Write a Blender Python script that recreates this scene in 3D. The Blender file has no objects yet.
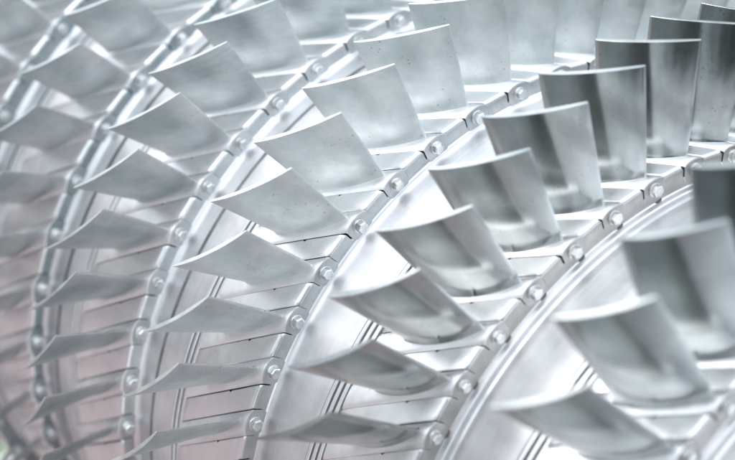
import bpy, bmesh, math, random
from mathutils import Matrix, Vector
random.seed(7)
sc = bpy.context.scene
COL = sc.collection
PI = math.pi
AXIS_H = 1.85            # height of the rotor axis above the ground
BASE_H = 0.35
UP = 0.6850              # angle (rotor frame) that points straight up

# ------------------------------------------------------------------ helpers
def link(name, me, mat=None, parent=None):
    o = bpy.data.objects.new(name, me)
    COL.objects.link(o)
    if mat is not None:
        o.data.materials.append(mat)
    if parent is not None:
        o.parent = parent
    return o

def mesh_from(name, verts, faces, smooth=True, sharp=35, dark=None, dull=()):
    me = bpy.data.meshes.new(name)
    me.from_pydata(verts, [], faces)
    bm = bmesh.new(); bm.from_mesh(me)
    bmesh.ops.recalc_face_normals(bm, faces=bm.faces)
    bm.to_mesh(me); bm.free()
    if smooth:
        me.polygons.foreach_set('use_smooth', [True] * len(me.polygons))
        me.set_sharp_from_angle(angle=math.radians(sharp))
    if dark:
        me.polygons.foreach_set('material_index', [1 if i in dark else 2 if i in dull else 0 for i in range(len(me.polygons))])
    me.update()
    return me

def pol(R, z, th):
    """rotor coordinates -> local coordinates (axis along Y, th = 0 straight up)"""
    return (R * math.sin(th), z, R * math.cos(th))

# ------------------------------------------------------------------ materials
def new_mat(name):
    m = bpy.data.materials.new(name); m.use_nodes = True
    nt = m.node_tree
    b = nt.nodes['Principled BSDF']
    return m, nt, b

def N(nt, typ, **kw):
    n = nt.nodes.new(typ)
    for k, v in kw.items():
        if k in n.inputs: n.inputs[k].default_value = v
        else: setattr(n, k, v)
    return n

def ramp(nt, fac, p0, c0, p1, c1):
    r = nt.nodes.new('ShaderNodeValToRGB')
    r.color_ramp.elements[0].position = p0; r.color_ramp.elements[0].color = c0
    r.color_ramp.elements[1].position = p1; r.color_ramp.elements[1].color = c1
    nt.links.new(fac, r.inputs['Fac'])
    return r.outputs['Color']

def g(v): return (v, v, v, 1)

def steel(name, c0, c1, r0, r1, scale=(9, 9, 9), streak=None, bump=0.05, specks=0.0, streak_amt=0.12):
    m, nt, b = new_mat(name)
    L = nt.links.new
    tc = N(nt, 'ShaderNodeTexCoord')
    info = N(nt, 'ShaderNodeObjectInfo')
    off = N(nt, 'ShaderNodeVectorMath', operation='SCALE'); off.inputs['Scale'].default_value = 37.0
    cmb = N(nt, 'ShaderNodeCombineXYZ')
    for i in range(3): L(info.outputs['Random'], cmb.inputs[i])
    L(cmb.outputs[0], off.inputs[0])
    add = N(nt, 'ShaderNodeVectorMath', operation='ADD')
    L(tc.outputs['Object'], add.inputs[0]); L(off.outputs[0], add.inputs[1])
    mp = N(nt, 'ShaderNodeMapping'); mp.inputs['Scale'].default_value = scale
    L(add.outputs[0], mp.inputs['Vector'])
    n1 = N(nt, 'ShaderNodeTexNoise', Scale=1.0, Detail=7.0, Roughness=0.62)
    L(mp.outputs[0], n1.inputs['Vector'])
    base = ramp(nt, n1.outputs['Fac'], 0.34, c0, 0.68, c1)
    n2 = N(nt, 'ShaderNodeTexNoise', Scale=2.7, Detail=5.0, Roughness=0.7)
    L(mp.outputs[0], n2.inputs['Vector'])
    rgh = ramp(nt, n2.outputs['Fac'], 0.32, g(r0), 0.7, g(r1))
    hgt = n2.outputs['Fac']
    if streak:
        ms = N(nt, 'ShaderNodeMapping'); ms.inputs['Scale'].default_value = streak
        L(add.outputs[0], ms.inputs['Vector'])
        n3 = N(nt, 'ShaderNodeTexNoise', Scale=1.0, Detail=4.0, Roughness=0.6)
        L(ms.outputs[0], n3.inputs['Vector'])
        mix = N(nt, 'ShaderNodeMixRGB', blend_type='OVERLAY'); mix.inputs[0].default_value = streak_amt * 3
        L(base, mix.inputs[1]); L(n3.outputs['Fac'], mix.inputs[2])
        base = mix.outputs[0]
        hgt = n3.outputs['Fac']
    if specks:
        mv = N(nt, 'ShaderNodeMapping'); mv.inputs['Scale'].default_value = (70, 70, 70)
        L(add.outputs[0], mv.inputs['Vector'])
        v = N(nt, 'ShaderNodeTexVoronoi', Scale=1.0)
        L(mv.outputs[0], v.inputs['Vector'])
        n4 = N(nt, 'ShaderNodeTexNoise', Scale=14.0, Detail=2.0)
        L(add.outputs[0], n4.inputs['Vector'])
        sp = ramp(nt, v.outputs['Distance'], 0.08, g(1), 0.2, g(0))
        gate = ramp(nt, n4.outputs['Fac'], 0.53, g(0), 0.6, g(1))
        mul = N(nt, 'ShaderNodeMath', operation='MULTIPLY'); L(sp, mul.inputs[0]); L(gate, mul.inputs[1])
        m2 = N(nt, 'ShaderNodeMath', operation='MULTIPLY'); L(mul.outputs[0], m2.inputs[0]); m2.inputs[1].default_value = specks
        mix = N(nt, 'ShaderNodeMixRGB', blend_type='MIX')
        L(m2.outputs[0], mix.inputs[0]); L(base, mix.inputs[1]); mix.inputs[2].default_value = (0.23, 0.22, 0.2, 1)
        base = mix.outputs[0]
    L(base, b.inputs['Base Color'])
    L(rgh, b.inputs['Roughness'])
    b.inputs['Metallic'].default_value = 1.0
    bp = N(nt, 'ShaderNodeBump'); bp.inputs['Strength'].default_value = bump; bp.inputs['Distance'].default_value = 0.01
    L(hgt, bp.inputs['Height']); L(bp.outputs[0], b.inputs['Normal'])
    return m

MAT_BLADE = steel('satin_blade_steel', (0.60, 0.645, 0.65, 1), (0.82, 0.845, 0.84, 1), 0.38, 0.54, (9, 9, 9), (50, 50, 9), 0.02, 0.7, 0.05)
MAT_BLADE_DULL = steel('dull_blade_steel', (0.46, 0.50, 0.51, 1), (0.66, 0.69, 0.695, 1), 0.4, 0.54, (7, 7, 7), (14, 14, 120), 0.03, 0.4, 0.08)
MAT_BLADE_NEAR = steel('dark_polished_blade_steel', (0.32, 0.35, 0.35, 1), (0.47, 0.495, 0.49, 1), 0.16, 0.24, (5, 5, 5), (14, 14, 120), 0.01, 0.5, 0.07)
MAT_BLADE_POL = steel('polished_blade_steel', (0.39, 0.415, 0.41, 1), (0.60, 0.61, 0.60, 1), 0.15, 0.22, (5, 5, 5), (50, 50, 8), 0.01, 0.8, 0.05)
MAT_DISC = steel('turned_disc_steel', (0.76, 0.76, 0.77, 1), (0.88, 0.87, 0.87, 1), 0.28, 0.4, (7, 7, 7), (3, 90, 3), 0.02, 0.15, 0.08)
MAT_DRUM = steel('turned_drum_steel', (0.66, 0.665, 0.68, 1), (0.85, 0.85, 0.855, 1), 0.4, 0.5, (5, 5, 5), (2, 150, 2), 0.03, 0.0, 0.12)
MAT_ROOT = steel('root_steel', (0.76, 0.76, 0.77, 1), (0.88, 0.88, 0.88, 1), 0.38, 0.5, (12, 12, 12), (4, 60, 4), 0.02, 0.2, 0.06)
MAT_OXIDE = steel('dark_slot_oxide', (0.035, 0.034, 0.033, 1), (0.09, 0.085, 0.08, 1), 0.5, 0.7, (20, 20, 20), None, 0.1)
MAT_FACE_WARM = steel('dull_warm_face_steel', (0.40, 0.385, 0.365, 1), (0.54, 0.52, 0.49, 1), 0.36, 0.5, (14, 14, 14), (4, 40, 4), 0.03, 0.5, 0.09)
MAT_FACE_DARK = steel('dark_face_steel', (0.26, 0.30, 0.31, 1), (0.40, 0.43, 0.44, 1), 0.36, 0.5, (14, 14, 14), (4, 40, 4), 0.03, 0.4, 0.08)
MAT_DARK_SPOT = steel('brown_spot_stand_in', (0.13, 0.105, 0.09, 1), (0.24, 0.2, 0.17, 1), 0.4, 0.6, (20, 20, 20), None, 0.1)  # brown tone of the domes that stand in for dark spots
MAT_FACE = steel('dull_face_steel', (0.46, 0.48, 0.485, 1), (0.62, 0.63, 0.63, 1), 0.36, 0.5, (14, 14, 14), (4, 40, 4), 0.03, 0.4, 0.08)
MAT_BOLT = steel('bolt_steel', (0.52, 0.53, 0.53, 1), (0.8, 0.8, 0.79, 1), 0.22, 0.42, (40, 40, 40), None, 0.05)

# ------------------------------------------------------------------ the stages
PITCH = 2 * PI / 47
# R bolt radius, z axial position, pitch, angle of blade 0, tip height above bolt circle, near/far tip offsets, index range
STAGES = {
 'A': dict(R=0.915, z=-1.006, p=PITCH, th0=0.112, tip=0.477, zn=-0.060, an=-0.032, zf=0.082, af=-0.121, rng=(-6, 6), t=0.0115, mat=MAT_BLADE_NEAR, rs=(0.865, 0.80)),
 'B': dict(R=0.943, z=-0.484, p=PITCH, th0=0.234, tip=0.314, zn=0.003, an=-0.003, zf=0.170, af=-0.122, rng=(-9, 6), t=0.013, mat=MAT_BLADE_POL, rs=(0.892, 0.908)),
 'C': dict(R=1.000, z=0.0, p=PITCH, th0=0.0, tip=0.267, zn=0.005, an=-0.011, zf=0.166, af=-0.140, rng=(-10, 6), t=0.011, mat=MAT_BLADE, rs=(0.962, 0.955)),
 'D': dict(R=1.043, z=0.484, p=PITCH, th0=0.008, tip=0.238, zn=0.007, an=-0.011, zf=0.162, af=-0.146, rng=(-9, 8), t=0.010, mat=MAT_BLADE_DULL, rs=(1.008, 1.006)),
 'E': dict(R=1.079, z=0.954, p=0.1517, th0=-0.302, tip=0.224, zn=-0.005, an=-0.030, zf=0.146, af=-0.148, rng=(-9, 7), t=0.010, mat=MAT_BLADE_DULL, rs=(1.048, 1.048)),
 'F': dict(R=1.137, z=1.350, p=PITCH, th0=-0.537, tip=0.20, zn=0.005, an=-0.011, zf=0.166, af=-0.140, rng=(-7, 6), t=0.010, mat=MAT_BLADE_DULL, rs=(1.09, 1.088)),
}
ORDER = 'ABCDEF'
SKEW = -0.63             # slot skew, d(theta)/d(z) at R = 1.02
PLAT = 0.020             # platform height above the bolt circle
LEN = 0.265              # axial length of a disc rim
HALF = 0.034             # half width of a root (angle)

rotor = bpy.data.objects.new('turbine_rotor', None)
COL.objects.link(rotor)
rotor.location = (0, 0, BASE_H)
rotor.empty_display_size = 0.3
rotor['label'] = 'steel turbine rotor with rows of curved blades bolted in rings around a drum'
rotor['category'] = 'turbine rotor'
CENTRE = Vector((0, 0, AXIS_H - BASE_H))

def place(o, th, y):
    o.location = CENTRE + Vector((0, y, 0))
    o.rotation_euler = (0, th - UP, 0)

def lathe(profile, seg=288):
    """profile: list of (z, R), open; returns verts and faces"""
    v = []; f = []
    n = len(profile)
    for i in range(seg):
        th = 2 * PI * i / seg
        for z, R in profile: v.append(pol(R, z, th))
    for i in range(seg):
        j = (i + 1) % seg
        for k in range(n - 1):
            f.append((i * n + k, i * n + k + 1, j * n + k + 1, j * n + k))
    return v, f

def grid_solid(v, f, top, bottom, sides=None, front=None):
    """closed solid between two equal grids of points"""
    b0 = len(v); nu = len(top); nw = len(top[0])
    for row in top: v.extend(row)
    for row in bottom: v.extend(row)
    T = lambda i, j: b0 + i * nw + j
    B = lambda i, j: b0 + nu * nw + i * nw + j
    for i in range(nu - 1):
        for j in range(nw - 1):
            f.append((T(i, j), T(i + 1, j), T(i + 1, j + 1), T(i, j + 1)))
            f.append((B(i, j), B(i, j + 1), B(i + 1, j + 1), B(i + 1, j)))
    for i in range(nu - 1):
        if sides is not None: sides.update((len(f), len(f) + 1))
        f.append((T(i, 0), B(i, 0), B(i + 1, 0), T(i + 1, 0)))
        f.append((T(i, nw - 1), T(i + 1, nw - 1), B(i + 1, nw - 1), B(i, nw - 1)))
    for j in range(nw - 1):
        if front is not None: front.add(len(f))
        f.append((T(0, j), T(0, j + 1), B(0, j + 1), B(0, j)))
        f.append((T(nu - 1, j), B(nu - 1, j), B(nu - 1, j + 1), T(nu - 1, j + 1)))

def build_disc(s, prev):
    R = s['R']; p = s['p']
    rs0, rs1 = s['rs']
    floor = R - 0.012
    fb = rs0 + 0.010                       # bottom of the bolt face
    # web and face under the lands
    prof = [(LEN, rs0 - 0.03 if prev is None else R - 0.06), (LEN, floor), (0.004, floor), (0.0, floor - 0.004),
            (0.0, fb + 0.004), (-0.003, fb)]
    v, f = lathe(prof)
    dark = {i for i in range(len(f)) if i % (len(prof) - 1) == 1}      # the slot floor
    dull = {i for i in range(len(f)) if i % (len(prof) - 1) in (2, 3)}  # the bolt face
    half = HALF * (p / PITCH)
    gap = 0.0019 / R
    n = int(round(2 * PI / p))
    n = n if n * p <= 2 * PI + 1e-3 else n - 1
    zs = [0.0, 0.0015, 0.004, 0.009, 0.04, 0.090, 0.0925, 0.0985, 0.101, 0.16, 0.20, 0.24, LEN - 0.008, LEN - 0.003, LEN - 0.0005]
    dr = [-0.010, -0.0055, -0.0022, 0, 0, 0, 0, 0, 0, 0, 0, 0, 0, -0.002, -0.006]
    for k in range(-(n // 2), n - n // 2):
        a0 = k * p + half + gap; a1 = (k + 1) * p - half - gap
        ws = [0, 0.0025 / R / (a1 - a0), 0.2, 0.4, 0.6, 0.8, 1 - 0.0025 / R / (a1 - a0), 1]
        dw = [-0.0025, 0, 0, 0, 0, 0, 0, -0.0025]
        top = []; bot = []
        for z, d in zip(zs, dr):
            rt = []; rb = []
            for w, d2 in zip(ws, dw):
                th = a0 + (a1 - a0) * w - (0.0035 if (w > 0.9 and 0.092 < z < 0.099) else 0) + SKEW * z / R * 1.02
                rt.append(pol(R + PLAT + d + d2, z, th)); rb.append(pol(floor - 0.004, z, th))
            top.append(rt); bot.append(rb)
        grid_solid(v, f, top, bot, dark, dull)
    return mesh_from('disc_rim', v, f, dark=dark, dull=dull)

def build_spacer(s, prev):
    rs0, rs1 = s['rs']
    fb = rs0 + 0.010
    if prev is not None:
        z1 = (prev['z'] + LEN) - s['z']
        r_end = prev['R'] - 0.03
    else:
        z1 = -0.62; r_end = rs1 - 0.1
    zl = -0.016
    if s['R'] < 0.97:       # the two front stages carry a small rounded lip
        prof = [(0.001, fb + 0.001), (-0.004, fb + 0.0005), (zl + 0.003, fb - 0.001), (zl, fb - 0.004), (zl - 0.001, fb - 0.012),
                (zl - 0.004, fb - 0.016), (zl - 0.012, fb - 0.0175), (zl - 0.014, fb - 0.016),
                (zl - 0.016, rs0 - 0.001), (zl - 0.019, rs0)]
    else:                   # the others run out into the drum through a fillet
        prof = [(0.001, fb + 0.001), (-0.002, fb), (-0.0045, rs0 + 0.005), (-0.009, rs0 + 0.002), (-0.016, rs0 + 0.0005), (-0.024, rs0)]
    if s.get('groove'):
        prof += [(-0.058, rs0), (-0.0595, rs0 - 0.008), (-0.0705, rs0 - 0.008), (-0.072, rs0)]
    zf = z1 + 0.062
    m = 8
    za = prof[-1][0]
    for i in range(1, m + 1):
        t = i / m
        prof.append((za + (zf - za) * t, rs0 + (rs1 - rs0) * (t * t * (3 - 2 * t))))
    prof += [(zf - 0.002, rs1 - 0.033), (z1 + 0.004, rs1 - 0.033), (z1 - 0.004, rs1 - 0.033), (z1 - 0.004, r_end - 0.04)]
    v, f = lathe(prof)
    rec = {k for k in range(len(prof) - 1) if prof[k][1] < rs0 - 0.006 and prof[k][0] > -0.1 or (k + 1 < len(prof) and prof[k + 1][1] < rs0 - 0.006 and prof[k + 1][0] > -0.1)}
    if not s.get('groove'): rec = set()
    m_ = len(prof) - 1
    return mesh_from('spacer_drum', v, f, dark={-1}, dull={i for i in range(len(f)) if i % m_ in rec})

def build_fins(s, prev):
    z1 = ((prev['z'] + LEN) - s['z']) if prev is not None else -0.62
    rs1 = s['rs'][1]
    tip = rs1 + 0.006
    v = []; f = []
    for k in range(3):
        zc = z1 + 0.012 + k * 0.0190
        pr = [(zc + 0.0060, rs1 - 0.034), (zc + 0.0056, tip - 0.0015), (zc + 0.0044, tip), (zc - 0.0044, tip), (zc - 0.0056, tip - 0.0015), (zc - 0.0060, rs1 - 0.034)]
        a, b = lathe(pr)
        o = len(v); v += a; f += [tuple(x + o for x in q) for q in b]
    return mesh_from('seal_ring', v, f)

def blade_mesh(s):
    """airfoil in its own frame: slot centre at th = 0, disc face at z = 0"""
    R = s['R']
    r0 = R + PLAT - 0.006; r1 = R + s['tip']
    hgt = r1 - r0
    k = s['p'] / PITCH
    nz, na, fz, fa = 0.024, -0.002, 0.193, -0.120 * k       # root chord ends (platform level)
    M = 18
    hs = [0, 0.006, 0.011, 0.018, 0.028, 0.042] + [0.042 + (hgt - 0.042) * i / 11 for i in range(1, 12)]
    hs[-1] = hgt - 0.0008
    hs.append(hgt)
    loops = []
    for q, h in enumerate(hs):
        u = h / hgt
        e = u ** 0.85
        z0 = nz + (s['zn'] - nz) * e; z1 = fz + (s['zf'] - fz) * e
        a0 = na + (s['an'] - na) * e; a1 = fa + (s['af'] - fa) * e
        r = r0 + h
        P0 = Vector((z0, a0 * r)); P1 = Vector((z1, a1 * r))
        ch = P1 - P0; c = ch.length; d = ch / c
        nrm = Vector((-d.y, d.x))                     # one side of the chord
        if nrm.x > 0: nrm = -nrm                      # towards the face side (-z, -th)
        camber = c * ((0.072 - 0.017 * u) if R < 0.97 else (0.045 + 0.004 * u))
        t = s['t'] * (1.25 - 0.35 * u)
        flare = 0.007 * max(0.0, 1 - h / 0.026) ** 2.0
        shrink = 0.0008 if h == hgt else 0.0
        pts = []
        def half_t(x):
            # nearly even plate with thinned, rounded ends
            y = 1 - abs(2 * x - 1)
            return 0.5 * t * (0.42 + 0.58 * min(1, y * 2.2) ** 0.6)
        xs = [0.5 - 0.5 * math.cos(PI * i / M) for i in range(M + 1)]
        mid = lambda x: P0 + d * (c * x) + nrm * (camber * 4 * x * (1 - x))
        lip = flare * 0.35
        for x in xs:
            pts.append(mid(x) + nrm * (max(half_t(x) - shrink, 0.0005) + flare) + d * ((2 * x - 1) * lip))
        e1 = half_t(1)
        pts.append(mid(1) + d * (e1 * 0.9 + lip * 1.2 - shrink))
        for x in reversed(xs):
            pts.append(mid(x) - nrm * (max(half_t(x) - shrink, 0.0005) + flare) + d * ((2 * x - 1) * lip))
        pts.append(mid(0) - d * (half_t(0) * 0.9 + lip * 1.2 - shrink))
        loops.append([pol(r, a.x, a.y / r) for a in pts])
    v = [p for l in loops for p in l]
    n = len(loops[0]); f = []
    for i in range(len(loops) - 1):
        for j in range(n):
            j2 = (j + 1) % n
            f.append((i * n + j, i * n + j2, (i + 1) * n + j2, (i + 1) * n + j))
    # tip face as a strip of quads between the two sides
    b = (len(loops) - 1) * n
    for j in range(M):
        f.append((b + j, b + j + 1, b + n - 3 - j, b + n - 2 - j))
    f.append((b + M, b + M + 1, b + M + 2)); f.append((b + n - 2, b + n - 1, b))
    return mesh_from('blade', v, f, sharp=30)

def root_mesh(s):
    """the bar that sits in the slot, with a round raised head at the bolt"""
    R = s['R']; half = HALF * (s['p'] / PITCH)
    v = []; f = []
    zs = [-0.002, -0.001, 0.002, 0.02, 0.035, 0.055, 0.085, 0.12, 0.16, 0.2, 0.24, LEN - 0.003, LEN - 0.001]
    nw = 12
    top = []; bot = []
    for i, z in enumerate(zs):
        bulge = 0.0015 + 0.0055 * max(0.0, 1 - max(0, z - 0.02) / 0.11) ** 1.6
        d = [-0.004, -0.0012, 0][i] if i < 3 else (0 if i < len(zs) - 1 else -0.003)
        rt = []; rb = []
        for j in range(nw + 1):
            w = 2 * j / nw - 1
            th = half * w + SKEW * z / R * 1.02
            h = PLAT + d + bulge * (1 - w * w) - 0.003 * (abs(w) ** 6)
            rt.append(pol(R + h, z, th))
            dep = -0.010 - 0.026 * math.sqrt(max(0, 1 - w * w)) if z < 0.003 else -0.010
            rb.append(pol(R + dep, z, th))
        top.append(rt); bot.append(rb)
    dark = set(); dull = set()
    grid_solid(v, f, top, bot, dark, dull)
    return mesh_from('root', v, f, sharp=28, dark=dark, dull=dull)

def bolt_mesh(s):
    """hexagonal bolt head on a washer, axis along -Y, origin on the disc face"""
    v = []; f = []
    def ring(rad, y, n, ph=0):
        b = len(v)
        for i in range(n):
            a = 2 * PI * i / n + ph
            v.append((rad * math.cos(a), y, rad * math.sin(a)))
        return list(range(b, b + n))
    def bridge(a, b):
        n = len(a)
        for i in range(n):
            f.append((a[i], a[(i + 1) % n], b[(i + 1) % n], b[i]))
    n = 24
    w0 = ring(0.0172, 0.002, n); w1 = ring(0.0172, -0.0035, n); w2 = ring(0.0164, -0.0045, n); w3 = ring(0.008, -0.0045, n)
    bridge(w0, w1); bridge(w1, w2); bridge(w2, w3)
    h0 = ring(0.0148, -0.004, 6); h1 = ring(0.0148, -0.0145, 6); h2 = ring(0.0122, -0.0172, 6); h3 = ring(0.006, -0.0166, 6)
    bridge(h0, h1); bridge(h1, h2); bridge(h2, h3)
    f.append(tuple(h3))
    return mesh_from('bolt', v, f, sharp=20)

def dark_spot_mesh():
    """small oval dome added to stand in for the dark spot below the bolt"""
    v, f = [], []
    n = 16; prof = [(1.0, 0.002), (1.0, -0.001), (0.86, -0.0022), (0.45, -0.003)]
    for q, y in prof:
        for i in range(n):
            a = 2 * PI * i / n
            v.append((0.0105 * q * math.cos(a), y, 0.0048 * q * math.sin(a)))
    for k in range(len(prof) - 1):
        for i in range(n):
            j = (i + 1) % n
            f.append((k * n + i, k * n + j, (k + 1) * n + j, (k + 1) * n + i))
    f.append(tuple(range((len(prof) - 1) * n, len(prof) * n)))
    return mesh_from('dark_spot', v, f)

STAGES['E']['groove'] = True; STAGES['D']['groove'] = True; STAGES['F']['groove'] = True
prev = None
for key in ORDER:
    s = STAGES[key]
    face = MAT_FACE_WARM if key in 'AB' else MAT_FACE_DARK if key in 'EF' else MAT_FACE
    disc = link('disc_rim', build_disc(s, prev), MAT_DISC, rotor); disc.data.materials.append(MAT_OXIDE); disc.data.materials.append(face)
    place(disc, s['th0'], s['z'])
    sp = link('spacer_drum', build_spacer(s, prev), MAT_DRUM, disc); sp.data.materials.append(MAT_OXIDE); sp.data.materials.append(face)
    fins = link('seal_ring', build_fins(s, prev), MAT_DRUM, disc)
    # one blade with its root and bolt, then copies of it
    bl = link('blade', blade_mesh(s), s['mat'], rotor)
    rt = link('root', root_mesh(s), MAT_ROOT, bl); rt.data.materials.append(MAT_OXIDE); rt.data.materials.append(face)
    bo = link('bolt', bolt_mesh(s), MAT_BOLT, bl)
    spot = link('dark_spot', dark_spot_mesh(), MAT_DARK_SPOT, bl) if key in 'AB' else None  # added domes standing in for the dark oval spots under the front bolts
    lo, hi = s['rng']
    for i in range(lo, hi + 1):
        if i == lo:
            b_, r_, o_, p_ = bl, rt, bo, spot
        else:
            b_ = bl.copy(); COL.objects.link(b_); b_.parent = rotor
            r_ = rt.copy(); COL.objects.link(r_); r_.parent = b_
            o_ = bo.copy(); COL.objects.link(o_); o_.parent = b_
            if spot: p_ = spot.copy(); COL.objects.link(p_); p_.parent = b_
        place(b_, s['th0'] - s['p'] * i + random.uniform(-0.0012, 0.0012), s['z'])
        o_.location = (0.0, -0.002, s['R'])
        o_.rotation_euler = (random.uniform(-0.05, 0.05), random.uniform(0, PI / 3), random.uniform(-0.05, 0.05))
        o_.scale = (random.uniform(0.92, 1.06),) * 3
        if spot: p_.location = (0.012, -0.0004, s['R'] - 0.037)
    prev = s

# ------------------------------------------------------------------ ground
def ground():
    m, nt, b = new_mat('clinker_paving')
    L = nt.links.new
    tc = N(nt, 'ShaderNodeTexCoord')
    br = N(nt, 'ShaderNodeTexBrick', Scale=4.0)
    br.inputs['Color1'].default_value = (0.35, 0.26, 0.255, 1)
    br.inputs['Color2'].default_value = (0.27, 0.205, 0.205, 1)
    br.inputs['Mortar'].default_value = (0.30, 0.28, 0.26, 1)
    br.inputs['Mortar Size'].default_value = 0.02
    L(tc.outputs['Object'], br.inputs['Vector'])
    n = N(nt, 'ShaderNodeTexNoise', Scale=1.3, Detail=8.0)
    L(tc.outputs['Object'], n.inputs['Vector'])
    mix = N(nt, 'ShaderNodeMixRGB', blend_type='MULTIPLY'); mix.inputs[0].default_value = 1
    L(br.outputs['Color'], mix.inputs[1]); L(ramp(nt, n.outputs['Fac'], 0.3, g(0.75), 0.7, g(1.0)), mix.inputs[2])
    asn = N(nt, 'ShaderNodeTexNoise', Scale=60.0, Detail=6.0)
    L(tc.outputs['Object'], asn.inputs['Vector'])
    asp = ramp(nt, asn.outputs['Fac'], 0.35, (0.045, 0.052, 0.055, 1), 0.7, (0.085, 0.092, 0.095, 1))
    sx = N(nt, 'ShaderNodeSeparateXYZ'); L(tc.outputs['Object'], sx.inputs[0])
    side = N(nt, 'ShaderNodeMath', operation='GREATER_THAN'); L(sx.outputs['X'], side.inputs[0]); side.inputs[1].default_value = 0.0
    mxa = N(nt, 'ShaderNodeMixRGB'); L(side.outputs[0], mxa.inputs[0]); L(mix.outputs[0], mxa.inputs[1]); L(asp, mxa.inputs[2])
    mix = mxa
    # grass beyond the paving
    grs = N(nt, 'ShaderNodeTexNoise', Scale=9.0, Detail=8.0)
    L(tc.outputs['Object'], grs.inputs['Vector'])
    gc = ramp(nt, grs.outputs['Fac'], 0.3, (0.035, 0.07, 0.02, 1), 0.7, (0.10, 0.16, 0.05, 1))
    ln = N(nt, 'ShaderNodeVectorMath', operation='LENGTH'); L(tc.outputs['Object'], ln.inputs[0])
    edge = N(nt, 'ShaderNodeMath', operation='GREATER_THAN'); L(ln.outputs['Value'], edge.inputs[0]); edge.inputs[1].default_value = 16
    mx = N(nt, 'ShaderNodeMixRGB'); L(edge.outputs[0], mx.inputs[0]); L(mix.outputs[0], mx.inputs[1]); mx.inputs[2].default_value = (0.13, 0.12, 0.115, 1)
    far = N(nt, 'ShaderNodeMath', operation='GREATER_THAN'); L(sx.outputs['Y'], far.inputs[0]); far.inputs[1].default_value = 2.7
    fx = N(nt, 'ShaderNodeMath', operation='GREATER_THAN'); L(sx.outputs['X'], fx.inputs[0]); fx.inputs[1].default_value = -0.9
    fm = N(nt, 'ShaderNodeMath', operation='MULTIPLY'); L(far.outputs[0], fm.inputs[0]); L(fx.outputs[0], fm.inputs[1])
    pale = N(nt, 'ShaderNodeTexNoise', Scale=5.0, Detail=3.0); L(tc.outputs['Object'], pale.inputs['Vector'])
    gp = N(nt, 'ShaderNodeMixRGB'); L(ramp(nt, pale.outputs['Fac'], 0.48, g(0), 0.56, g(1)), gp.inputs[0]); L(gc, gp.inputs[1]); gp.inputs[2].default_value = (0.7, 0.72, 0.7, 1)
    mf = N(nt, 'ShaderNodeMixRGB'); ny = N(nt, 'ShaderNodeMath', operation='LESS_THAN'); L(sx.outputs['Y'], ny.inputs[0]); ny.inputs[1].default_value = 4.6
    fn = N(nt, 'ShaderNodeMath', operation='MULTIPLY'); L(fm.outputs[0], fn.inputs[0]); L(ny.outputs[0], fn.inputs[1])
    L(fn.outputs[0], mf.inputs[0]); L(mx.outputs[0], mf.inputs[1]); L(gp.outputs[0], mf.inputs[2])
    L(mf.outputs[0], b.inputs['Base Color'])
    b.inputs['Roughness'].default_value = 0.85
    S = 400
    me = mesh_from('ground', [(-S, -S, 0), (S, -S, 0), (S, S, 0), (-S, S, 0)], [(0, 1, 2, 3)], smooth=False)
    o = link('ground', me, m)
    o['kind'] = 'structure'
ground()

# ------------------------------------------------------------------ camera (solved from the photograph)
RM = ((-0.59145, -0.51170, 0.62320), (-0.37803, -0.50670, -0.77480), (0.71223, -0.69390, 0.10620))
T = (0.49008, 0.49624, 4.21762)
F_PX = 1508.03
def rotor_to_world(a, u, v):
    cu, su = math.cos(UP), math.sin(UP)
    # u axis is th = 0; straight up is th = UP ; X grows with th at the top
    Z = u * cu + v * su
    X = -u * su + v * cu
    return Vector((X, a, Z))
def cam_axis(i):
    return rotor_to_world(*RM[i]).normalized()
cx, cy, cz = cam_axis(0), cam_axis(1), cam_axis(2)
cz = cz.normalized(); cx = (cx - cz * cx.dot(cz)).normalized(); up = -cy
up = cz.cross(cx) * -1
if up.dot(-cy) < 0: up = -up
pos = Vector((0, 0, 0))
for i, t in enumerate(T):
    pos -= Vector(rotor_to_world(*RM[i])) * t
cam_d = bpy.data.cameras.new('camera')
cam = bpy.data.objects.new('camera', cam_d); COL.objects.link(cam)
M = Matrix((( cx.x, up.x, -cz.x, pos.x), (cx.y, up.y, -cz.y, pos.y), (cx.z, up.z, -cz.z, pos.z + AXIS_H), (0, 0, 0, 1)))
cam.matrix_world = M
cam_d.sensor_width = 36.0
cam_d.lens = F_PX / 735 * 36.0
cam_d.clip_start = 0.05; cam_d.clip_end = 3000
cam_d.dof.use_dof = True
tgt = Vector(pol(1.08, 0.05, -0.10 - UP)) + Vector((0, 0, AXIS_H))
cam_d.dof.focus_distance = (tgt - cam.matrix_world.translation).dot(cz)
cam_d.dof.aperture_fstop = 1.1
sc.camera = cam
print('CAM', cam.matrix_world.translation, 'fwd', cz, 'focus', cam_d.dof.focus_distance)

# ------------------------------------------------------------------ light
SUN_EL, SUN_AZ = math.radians(55), math.radians(300)      # azimuth: clockwise from +Y
w = bpy.data.worlds.new('World'); sc.world = w; w.use_nodes = True
nt = w.node_tree
bg = nt.nodes['Background']
sky = nt.nodes.new('ShaderNodeTexSky'); sky.sky_type = 'NISHITA'; sky.sun_disc = False
sky.sun_elevation = SUN_EL; sky.sun_rotation = SUN_AZ
sky.dust_density = 1.0; sky.air_density = 1.0
hs = nt.nodes.new('ShaderNodeHueSaturation'); hs.inputs['Saturation'].default_value = 0.4
nt.links.new(sky.outputs[0], hs.inputs['Color']); 
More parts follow.
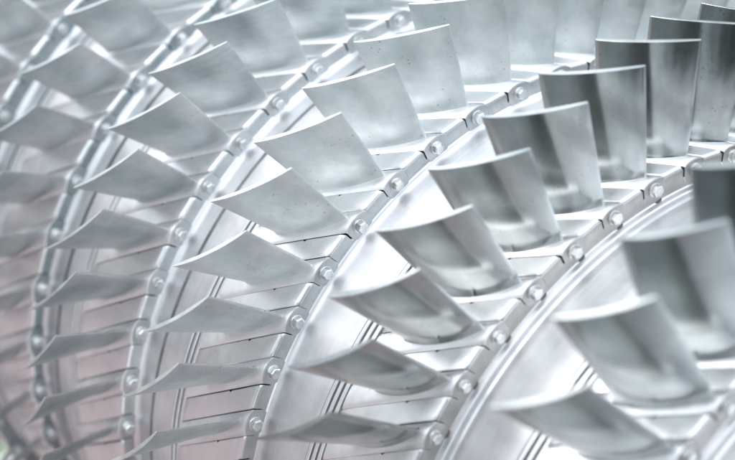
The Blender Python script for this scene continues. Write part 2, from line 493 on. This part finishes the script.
# overcast: a cloud deck over the sky, brightest overhead and dim towards the horizon
tcw = N(nt, 'ShaderNodeTexCoord')
sep = N(nt, 'ShaderNodeSeparateXYZ'); nt.links.new(tcw.outputs['Generated'], sep.inputs[0])
deck = nt.nodes.new('ShaderNodeValToRGB'); nt.links.new(sep.outputs['Z'], deck.inputs['Fac'])
deck.color_ramp.interpolation = 'EASE'
deck.color_ramp.elements[0].position = 0.0; deck.color_ramp.elements[0].color = (0.28, 0.33, 0.32, 1)
deck.color_ramp.elements[1].position = 0.75; deck.color_ramp.elements[1].color = (9.3, 10.1, 11.1, 1)
e = deck.color_ramp.elements.new(0.10); e.color = (0.88, 0.95, 0.92, 1)
e = deck.color_ramp.elements.new(0.26); e.color = (3.2, 3.6, 3.9, 1)
cn = N(nt, 'ShaderNodeTexNoise', Scale=2.2, Detail=5.0, Roughness=0.5); nt.links.new(tcw.outputs['Generated'], cn.inputs['Vector'])
cm = N(nt, 'ShaderNodeMixRGB', blend_type='MULTIPLY'); cm.inputs[0].default_value = 1
nt.links.new(deck.outputs[0], cm.inputs[1]); nt.links.new(ramp(nt, cn.outputs['Fac'], 0.35, g(0.72), 0.65, g(1.15)), cm.inputs[2])
mxs = N(nt, 'ShaderNodeMixRGB'); mxs.inputs[0].default_value = 0.85
nt.links.new(hs.outputs[0], mxs.inputs[1]); nt.links.new(cm.outputs[0], mxs.inputs[2])
nt.links.new(mxs.outputs[0], bg.inputs['Color'])
bg.inputs['Strength'].default_value = 0.13
sd = bpy.data.lights.new('sun', 'SUN'); so = bpy.data.objects.new('sun', sd); COL.objects.link(so)
sd.energy = 0.8; sd.angle = math.radians(50); sd.color = (1, 0.97, 0.93)
dirv = Vector((math.sin(SUN_AZ) * math.cos(SUN_EL), math.cos(SUN_AZ) * math.cos(SUN_EL), math.sin(SUN_EL)))
so.rotation_euler = dirv.to_track_quat('Z', 'Y').to_euler()
so.location = (0, 0, 12)

sc.view_settings.view_transform = 'Standard'; sc.view_settings.look = 'None'
sc.view_settings.exposure = 0.95; sc.view_settings.gamma = 1
sc.render.engine = 'CYCLES'
sc.cycles.max_bounces = 8; sc.cycles.glossy_bounces = 6
sc.cycles.use_denoising = True
